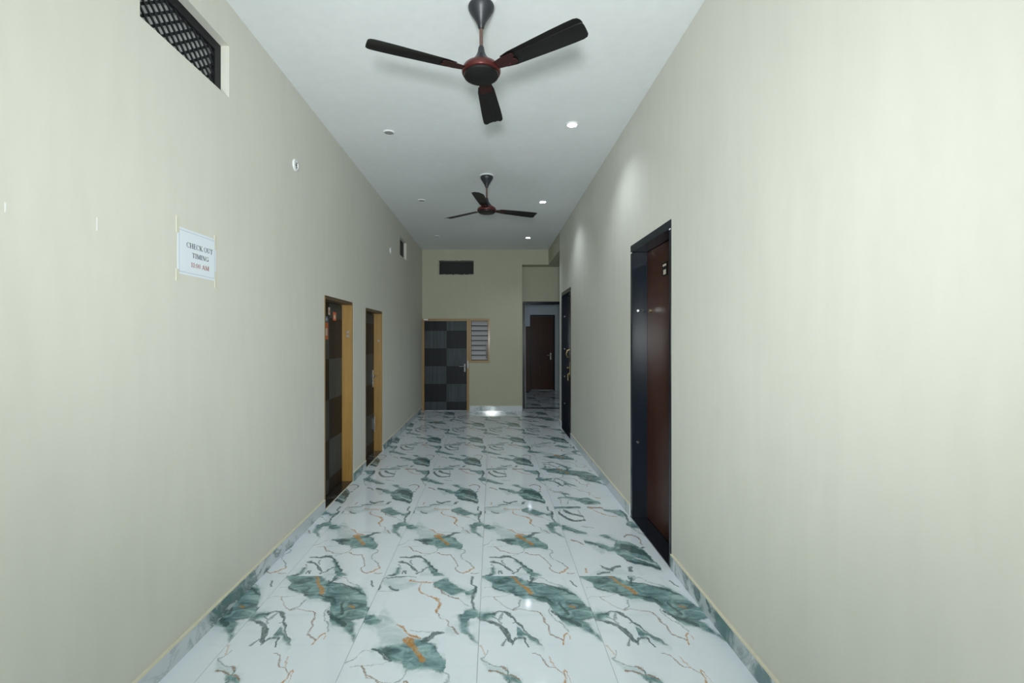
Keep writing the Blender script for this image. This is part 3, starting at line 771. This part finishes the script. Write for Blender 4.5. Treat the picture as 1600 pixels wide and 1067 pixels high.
b = bmesh.new(); tube(b, [(XR+0.118, 7.56, 0.90), (XR+0.085, 7.56, 0.895)], 0.016); box(b, XR+0.075, XR+0.085, 7.545, 7.575, 0.79, 0.90)
fx5(obj('padlock', b, M['brass'], p5))

# ---- black doorway at the far right, open to the room beyond
p6 = empty('door_6', (1.1, YD, 0), kind='structure', label='open doorway with black granite frame at the far right')
def fx6(o):
    o.location = -p6.location
    return o
gx = M['granite']
fx6(boxes('jamb', gx, p6, [(0.633, 0.688, YD-0.006, YD+0.12, 0.010, 2.19)], bevel=0.0015))
fx6(boxes('jamb', gx, p6, [(1.505, 1.559, YD-0.006, YD+0.12, 0.010, 2.19)], bevel=0.0015))
fx6(boxes('lintel', gx, p6, [(0.633, 1.559, YD-0.006, YD+0.12, 2.192, 2.249)], bevel=0.0015))
fx6(boxes('door_sill', gx, p6, [(0.633, 1.559, YD-0.002, YD+0.10, 0.0, 0.010)]))
fx6(boxes('highlight_strip', M['white'], p6, [(0.690, 0.700, YD+0.09, YD+0.115, 0.012, 2.19)], label='white strip painted as a highlight on the jamb'))  # highlight of the polished granite jamb, made as a white strip
# door in the back wall of that room
p7 = empty('door_7', (1.43, 13.42, 0), kind='structure', label='dark brown door seen through the black doorway')
def fx7(o):
    o.location = -p7.location
    return o
fx7(boxes('leaf', M['brown'], p7, [(1.11, 1.745, 13.385, 13.415, 0.012, 2.10)]))
fx7(boxes('frame', gx, p7, [(1.075, 1.108, 13.37, 13.42, 0, 2.155), (1.747, 1.785, 13.37, 13.42, 0, 2.155), (1.108, 1.747, 13.37, 13.42, 2.105, 2.155)]))
fx7(lever(p7, (1.665, 13.385, 1.00), (0, -1), (-1, 0), (0.020, 0.10)))

# ================================================================== THINGS
# ---- wall vents
t = empty('vent_grille', (XL, 2.2, V1[2]), label='black metal lattice grille in the high left wall opening', cat='vent')
def fv(o):
    o.location = -t.location
    return o
xg = XL-0.045
y0, y1, z0, z1 = V1
fw = 0.055
fv(boxes('frame', M['black'], t, [(xg-0.02, xg, y0+0.001, y0+fw, z0+0.001, z1-0.001), (xg-0.02, xg, y1-fw, y1-0.001, z0+0.001, z1-0.001),
      (xg-0.02, xg, y0+fw, y1-fw, z1-0.05, z1-0.001), (xg-0.02, xg, y0+fw, y1-fw, z0+0.001, z0+0.020)]))
def lattice(xa, xb, slope, pitch, hw):
    b = bmesh.new()
    Y0, Y1, Z0, Z1 = y0+fw, y1-fw, z0+0.020, z1-0.05
    k = Z0 - slope*Y1 if slope > 0 else Z0 - slope*Y0
    c = -20.0
    n = 0
    lo = min(Z0 - slope*Y0, Z0 - slope*Y1, Z1 - slope*Y0, Z1 - slope*Y1)
    hi = max(Z0 - slope*Y0, Z0 - slope*Y1, Z1 - slope*Y0, Z1 - slope*Y1)
    c = lo + pitch*0.5
    out = []
    while c < hi:
        # clip z = slope*y + c to the frame
        ys = sorted([Y0, Y1, (Z0-c)/slope, (Z1-c)/slope])
        a, e = ys[1], ys[2]
        if e - a > 0.012 and a >= Y0-1e-6 and e <= Y1+1e-6:
            b = bmesh.new()
            d = Vector((0, 1, slope)).normalized(); nn = Vector((0, -d.z, d.y))
            P, Q = Vector((0, a, slope*a+c)), Vector((0, e, slope*e+c))
            vs_ = []
            for x in (xa, xb):
                for q in (P-nn*hw, Q-nn*hw, Q+nn*hw, P+nn*hw): vs_.append(b.verts.new((x, q.y, q.z)))
            for f in ((0,3,2,1),(4,5,6,7),(0,1,5,4),(1,2,6,5),(2,3,7,6),(3,0,4,7)): b.faces.new([vs_[i] for i in f])
            fv(obj('lattice_bar', b, M['black'], t))
        c += pitch
lattice(xg-0.014, xg-0.009, 0.80, 0.052, 0.0058)
lattice(xg-0.009, xg-0.004, -0.80, 0.052, 0.0058)
boxes('trim_2', M['white'], None, [(XL-0.10, XL-0.078, y0, y1, z0, z1)], kind='structure', label='pale plaster seen behind the lattice grille')
# dark backs of the two other vents, the far one with shade put into its colour
boxes('trim_3', M['black'], None, [(XL-0.06, XL-0.045, V2[0], V2[1], V2[2], V2[3])], kind='structure', label='dark back of the small left wall vent')
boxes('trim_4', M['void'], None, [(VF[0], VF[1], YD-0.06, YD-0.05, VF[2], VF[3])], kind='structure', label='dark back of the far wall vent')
t4 = empty('trim_5', (-0.742, YF, VF[2]), kind='structure', label='rough unpainted lip around the far wall vent')
b = bmesh.new()
rr = random.Random(3)
for (xa, xb, za, zb) in ((VF[0], VF[0]+0.03, VF[2], VF[3]), (VF[1]-0.014, VF[1], VF[2], VF[3])):
    box(b, xa, xb, YF+0.002, YF+0.08, za, zb)
x = VF[0]+0.03
while x < VF[1]-0.02:
    w = rr.uniform(0.02, 0.06)
    x2 = min(x+w, VF[1]-0.014)
    box(b, x, x2, YF+0.002, YF+0.06, VF[2], VF[2]+rr.uniform(0.008, 0.022))
    box(b, x, x2, YF+0.002, YF+0.06, VF[3]-rr.uniform(0.004, 0.014), VF[3])
    x = x2
o = obj('lip', b, M['rawplaster'], t4); o.location = -t4.location

# ---- round cover plates on the left wall
def cover(loc, lab):
    t = empty('hook_cover', loc, label=lab, cat='cover plate')
    b = bmesh.new()
    lathe(b, [(0.044, 0.0), (0.045, 0.004), (0.040, 0.010), (0.030, 0.012), (0.0295, 0.008), (0.012, 0.008)], 28, axis='X')
    obj('plate', b, M['white'], t, smooth=True)
    for dz in (0.016, -0.016):
        b = bmesh.new()
        lathe(b, [(0.005, 0.006), (0.005, 0.0135), (0.003, 0.0145)], 12, axis='X', off=(0, 0.004, dz))
        obj('screw', b, M['darkhole'], t, smooth=True)
    b = bmesh.new()
    lathe(b, [(0.009, 0.006), (0.0085, 0.011)], 14, axis='X')
    obj('knockout', b, M['darkhole'], t)
cover((XL, 3.384, 2.718), 'round white cover plate high on the left wall near the notice')
cover((XL, 6.545, 2.700), 'small round white cover plate beside the far left wall vent')

# ---- notice
nt_ = empty('notice', (XL, 2.267, 1.756), label='white paper notice reading CHECK OUT TIMING 11:00 AM on left wall', cat='notice')
def fn(o, p=nt_):
    o.location = -p.location
    return o
NY0, NY1, NZ0, NZ1 = 2.120, 2.414, 1.758, 1.973
paper = fn(boxes('sheet', M['paper'], nt_, [(XL+0.0002, XL+0.0010, NY0, NY1, NZ0, NZ1)]))
bx0, bx1 = XL+0.0011, XL+0.0013
m_ = 0.011; wl = 0.0014
boxes('border', M['inkblue'], paper, [(bx0, bx1, NY0+m_, NY1-m_, NZ0+m_, NZ0+m_+wl), (bx0, bx1, NY0+m_, NY1-m_, NZ1-m_-wl, NZ1-m_),
      (bx0, bx1, NY0+m_, NY0+m_+wl, NZ0+m_, NZ1-m_), (bx0, bx1, NY1-m_-wl, NY1-m_, NZ0+m_, NZ1-m_)])
# serif capitals from strokes: unit square, thick stems, thin bars, slab serifs
TK, TN, SF = 0.20, 0.075, 0.07
def bar(x0, y0, x1, y1, w):
    d = Vector((x1-x0, y1-y0)).normalized(); n = Vector((-d.y, d.x))*w/2
    return [(x0-n.x, y0-n.y), (x1-n.x, y1-n.y), (x1+n.x, y1+n.y), (x0+n.x, y0+n.y)]
def serif(x, y, w=0.34): return bar(x-w/2, y, x+w/2, y, SF)
def ring(cx, cy, rx, ry, a0, a1, n=14):
    out = []
    for i in range(n):
        p, q = R(a0+(a1-a0)*i/n), R(a0+(a1-a0)*(i+1)/n)
        def th(a): return TN*0.5 + (TK*0.62)*abs(math.cos(a))
        out.append([((cx+(rx)*math.cos(a)) , (cy+ry*math.sin(a))) for a in (p, q)] + [((cx+(rx-th(a))*math.cos(a)), (cy+(ry-TN*1.1)*math.sin(a))) for a in (q, p)])
    return out
GL = {
 'C': (0.86, ring(0.45, 0.5, 0.42, 0.5, 48, 312) + [bar(0.78, 0.66, 0.78, 0.98, TN)]),
 'O': (0.92, ring(0.45, 0.5, 0.43, 0.5, 0, 360, 20)),
 '0': (0.62, ring(0.30, 0.5, 0.27, 0.5, 0, 360, 18)),
 'G': (0.92, ring(0.45, 0.5, 0.42, 0.5, 48, 320) + [bar(0.76, 0.05, 0.76, 0.42, TK), serif(0.76, 0.44), bar(0.78, 0.66, 0.78, 0.98, TN)]),
 'H': (0.96, [bar(0.2, 0, 0.2, 1, TK), bar(0.74, 0, 0.74, 1, TK), bar(0.2, 0.5, 0.74, 0.5, TN), serif(0.2, 0.035), serif(0.2, 0.965), serif(0.74, 0.035), serif(0.74, 0.965)]),
 'E': (0.82, [bar(0.2, 0, 0.2, 1, TK), bar(0.05, 0.035, 0.74, 0.035, TN), bar(0.05, 0.965, 0.72, 0.965, TN), bar(0.2, 0.5, 0.56, 0.5, TN), bar(0.72, 0, 0.72, 0.26, TN), bar(0.70, 0.76, 0.70, 1, TN), bar(0.56, 0.38, 0.56, 0.62, TN)]),
 'K': (0.95, [bar(0.2, 0, 0.2, 1, TK), serif(0.2, 0.035), serif(0.2, 0.965), bar(0.24, 0.42, 0.74, 0.96, TN), bar(0.40, 0.56, 0.76, 0.04, TK), serif(0.76, 0.965, 0.30), serif(0.76, 0.035, 0.36)]),
 'U': (0.92, [bar(0.2, 0.32, 0.2, 1, TK), bar(0.72, 0.30, 0.72, 1, TN), serif(0.2, 0.965), serif(0.72, 0.965, 0.30)] + [[(a, b_+0.0) for a, b_ in q] for q in ring(0.43, 0.36, 0.33, 0.36, 180, 360)]),
 'T': (0.84, [bar(0.41, 0, 0.41, 1, TK), bar(0.05, 0.965, 0.77, 0.965, TN), bar(0.07, 0.72, 0.07, 1, TN), bar(0.75, 0.72, 0.75, 1, TN), serif(0.41, 0.035)]),
 'I': (0.46, [bar(0.2, 0, 0.2, 1, TK), serif(0.2, 0.035), serif(0.2, 0.965)]),
 'M': (1.12, [bar(0.16, 0, 0.16, 1, TN), bar(0.90, 0, 0.90, 1, TK), bar(0.20, 0.98, 0.52, 0.04, TK), bar(0.54, 0.04, 0.86, 0.98, TN), serif(0.16, 0.035, 0.28), serif(0.90, 0.035), serif(0.14, 0.965, 0.28), serif(0.92, 0.965, 0.32)]),
 'N': (0.95, [bar(0.16, 0, 0.16, 1, TN), bar(0.76, 0, 0.76, 1, TN), bar(0.16, 0.97, 0.74, 0.05, TK), serif(0.16, 0.035, 0.28), serif(0.12, 0.965, 0.24), serif(0.76, 0.965, 0.28)]),
 'A': (0.92, [bar(0.12, 0.03, 0.43, 0.98, TN), bar(0.44, 0.98, 0.76, 0.03, TK), bar(0.22, 0.33, 0.62, 0.33, TN), serif(0.12, 0.035, 0.24), serif(0.76, 0.035, 0.32)]),
 '1': (0.50, [bar(0.26, 0, 0.26, 1, TK*0.85), serif(0.26, 0.035, 0.36), bar(0.10, 0.84, 0.26, 0.95, TN)]),
 ':': (0.30, [bar(0.13, 0.05, 0.13, 0.21, 0.16), bar(0.13, 0.52, 0.13, 0.68, 0.16)]),
 ' ': (0.32, []),
}
def lettering(text, yc, zb, h, width, mat, bold=True):
    tot = sum(GL[c][0] for c in text)
    sx = width/tot
    b = bmesh.new()
    x = yc - width/2
    for c in text:
        for q in GL[c][1]:
            vs_ = [b.verts.new((XL+0.0011, x+px*sx, zb+pz*h)) for px, pz in q]
            try: b.faces.new(vs_)
            except ValueError: pass
        x += GL[c][0]*sx
    r = bmesh.ops.extrude_face_region(b, geom=b.faces[:])
    bmesh.ops.translate(b, verts=[v for v in r['geom'] if isinstance(v, bmesh.types.BMVert)], vec=(0.0002, 0, 0))
    obj('lettering', b, mat, paper)
# (positions measured on the sheet)
lettering('CHECK OUT', 2.284, 1.889, 0.024, 0.205, M['inkdark'])
lettering('TIMING', 2.287, 1.846, 0.023, 0.128, M['inkdark'])
lettering('11:00 AM', 2.285, 1.801, 0.022, 0.142, M['inkred'])
for (ya, yb, za, zb) in ((NY0-0.008, NY0+0.012, NZ1-0.03, NZ1+0.045), (NY1-0.012, NY1+0.010, NZ1-0.055, NZ1+0.020),
                        (NY0-0.010, NY0+0.010, NZ0-0.035, NZ0+0.02), (NY1-0.010, NY1+0.010, NZ0-0.035, NZ0+0.05)):
    fn(boxes('tape', M['tape'], nt_, [(XL+0.0001, XL+0.0016, ya, yb, za, zb)], label='strip of yellowed tape'))

# ---- ceiling downlights
def downlight(x, y, lit, lab, grp, z=HC, watts=22):
    t = empty('downlight', (x, y, z), label=lab, cat='ceiling light', group=grp)
    b = bmesh.new()
    lathe(b, [(0.052, 0.0), (0.053, -0.004), (0.047, -0.009), (0.041, -0.009), (0.040, -0.003), (0.040, -0.001)], 32)
    obj('ring', b, M['white'], t, smooth=True)
    b = bmesh.new()
    lathe(b, [(0.0395, -0.0035), (0.0395, -0.006), (0.036, -0.0075), (0.012, -0.0085)], 32)
    obj('diffuser', b, M['lampglow'] if lit else M['lamp_off'], t, smooth=True)
    if lit:
        l = bpy.data.lights.new('downlight_beam', 'SPOT')
        l.energy = watts; l.color = (0.84, 0.93, 1.0)
        l.spot_size = R(125); l.spot_blend = 0.8; l.shadow_soft_size = 0.04
        o = bpy.data.objects.new('downlight_beam', l)
        o.location = (0, 0, -0.03)
        COL.objects.link(o); o.parent = t
for x, y, lab in ((0.674, 3.954, 'largest lit round downlight, right of the near ceiling fan'),
                  (0.665, 6.18, 'middle lit round downlight, right of the far ceiling fan'), (0.636, 8.36, 'smallest lit round downlight, nearest the far end wall')):
    downlight(x, y, True, lab, 'lit downlights along the right of the ceiling')
for x, y, lab in ((-0.91, 4.11, 'largest unlit round downlight, left of the near ceiling fan'), (-0.927, 6.12, 'middle unlit round downlight, left of the far ceiling fan'),
                  (-0.98, 8.25, 'smallest unlit round downlight, nearest the far wall vent')):
    downlight(x, y, False, lab, 'unlit downlights along the left of the ceiling')

downlight(0.99, 12.38, True, 'lit round downlight in the room beyond, mirrored in the floor', None, 3.0, 8)

# ---- ceiling fans
def blade_mesh():
    b = bmesh.new()
    xs = [0.150, 0.165, 0.20, 0.28, 0.36, 0.44, 0.52, 0.565, 0.583, 0.592]
    prof = [(-1.0, -0.0035), (-0.72, 0.0015), (-0.42, 0.0045), (-0.38, 0.0005), (0.0, 0.004), (0.5, 0.0025), (1.0, -0.0035)]
    top, bot = [], []
    for x in xs:
        u = (x-0.150)/(0.592-0.150)
        hw = 0.046 + 0.018*min(1, u*1.3)
        if x < 0.2: hw *= 0.86 + 0.14*((x-0.150)/0.05)
        ctr = 0.0
        if x > 0.56:
            k = (x-0.56)/(0.592-0.56)
            cut = 0.018*(1-math.sqrt(max(0, 1-k*k)))
        else: cut = 0
        ta, ba = [], []
        for s, z in prof:
            y = s*(hw-cut) + ctr
            xx = x + max(0, x-0.2)*0.035
            ta.append(b.verts.new((xx, y, z+0.0016))); ba.append(b.verts.new((xx, y, z-0.0016)))
        top.append(ta); bot.append(ba)
    n = len(prof)
    for i in range(len(xs)-1):
        for j in range(n-1):
            b.faces.new((top[i][j], top[i+1][j], top[i+1][j+1], top[i][j+1]))
            b.faces.new((bot[i][j], bot[i][j+1], bot[i+1][j+1], bot[i+1][j]))
        b.faces.new((top[i][0], bot[i][0], bot[i+1][0], top[i+1][0]))
        b.faces.new((top[i][-1], top[i+1][-1], bot[i+1][-1], bot[i][-1]))
    for k in (0, -1):
        for j in range(n-1): b.faces.new((top[k][j], top[k][j+1], bot[k][j+1], bot[k][j]))
    return b
def fan(x, y, zb, angle, lab):
    """zb: height of the blades"""
    t = empty('ceiling_fan', (x, y, HC), label=lab, cat='ceiling fan', group='brown black ceiling fans on the corridor ceiling')
    z = zb - HC
    b = bmesh.new(); lathe(b, [(0.074, -0.001), (0.080, -0.004), (0.080, -0.012), (0.070, -0.015)], 36)
    obj('ceiling_rose', b, M['white'], t, smooth=True)
    b = bmesh.new(); lathe(b, [(0.068, -0.0155), (0.071, -0.022), (0.069, -0.034), (0.058, -0.054), (0.042, -0.078), (0.029, -0.100), (0.020, -0.120), (0.015, -0.136), (0.012, -0.140)], 36)
    obj('canopy', b, M['fancap'], t, smooth=True)
    b = bmesh.new(); tube(b, [(0, 0, -0.138), (0, 0, z+0.115)], 0.0095, 16)
    obj('rod', b, M['rod'], t, smooth=True)
    b = bmesh.new(); lathe(b, [(0.012, z+0.135), (0.016, z+0.125), (0.019, z+0.105), (0.027, z+0.085), (0.040, z+0.066), (0.055, z+0.052), (0.062, z+0.044), (0.063, z+0.036)][::-1], 36)
    obj('motor_cap', b, M['fancap'], t, smooth=True)
    b = bmesh.new(); lathe(b, [(0.060, z+0.038), (0.080, z+0.034), (0.097, z+0.022), (0.105, z+0.006), (0.106, z-0.004), (0.102, z-0.013), (0.094, z-0.017), (0.080, z-0.018)][::-1], 48)
    mo = obj('motor', b, M['fanred'], t, smooth=True)
    b = bmesh.new(); lathe(b, [(0.093, z-0.012), (0.095, z-0.020), (0.093, z-0.028), (0.084, z-0.034), (0.055, z-0.038), (0.020, z-0.039)], 40)
    obj('bottom_cover', b, M['fanblack'], t, smooth=True)
    for k in range(3):
        a = R(angle + 120*k)
        bl = obj('blade', blade_mesh(), M['fanblack'], t, smooth=True)
        bl.location = (0, 0, z+0.004)
        bl.rotation_euler = Matrix.Rotation(a, 4, 'Z').__matmul__(Matrix.Rotation(R(-11), 4, 'X')).to_euler()
        b = bmesh.new()
        pts = [(0.085, -0.022), (0.125, -0.030), (0.160, -0.036), (0.215, -0.036), (0.222, -0.030), (0.222, -0.012), (0.205, 0.0), (0.222, 0.012), (0.222, 0.030), (0.215, 0.036), (0.160, 0.036), (0.125, 0.030), (0.085, 0.022)]
        poly(b, pts, -0.0085, -0.0045)
        br = obj('bracket', b, M['fanclip'], bl, bevel=0.001)
        for px, py in ((0.175, -0.022), (0.175, 0.022), (0.208, 0.0), (0.115, 0.0)):
            b = bmesh.new()
            lathe(b, [(0.0045, -0.0080), (0.0045, -0.0100), (0.0025, -0.011)], 8, px, py)
            obj('rivet', b, M['fanred'], bl, smooth=True)
    return t
fan(-0.061, 2.53, EYE+1.45, 83.5, 'nearer three-blade brown black ceiling fan with dark red hub')
fan(-0.064, 5.19, EYE+1.435, 22.0, 'farther three-blade brown black ceiling fan, nearer the far wall')

# ---- brown cupboard in the room beyond
t = empty('cupboard', (0.925, 12.9, 0), label='dark brown cupboard beside the door in the room beyond', cat='cupboard')
boxes('body', M['brown'], t, [(-0.22, 0.10, -0.13, 0.42, 0.04, 1.78)])
boxes('door', M['brown'], t, [(-0.205, 0.085, -0.148, -0.131, 0.10, 1.74)], bevel=0.003)
boxes('plinth', M['black'], t, [(-0.20, 0.08, -0.10, 0.40, 0.0, 0.04)])
boxes('top', M['brown'], t, [(-0.235, 0.115, -0.155, 0.42, 1.78, 1.81)], bevel=0.003)
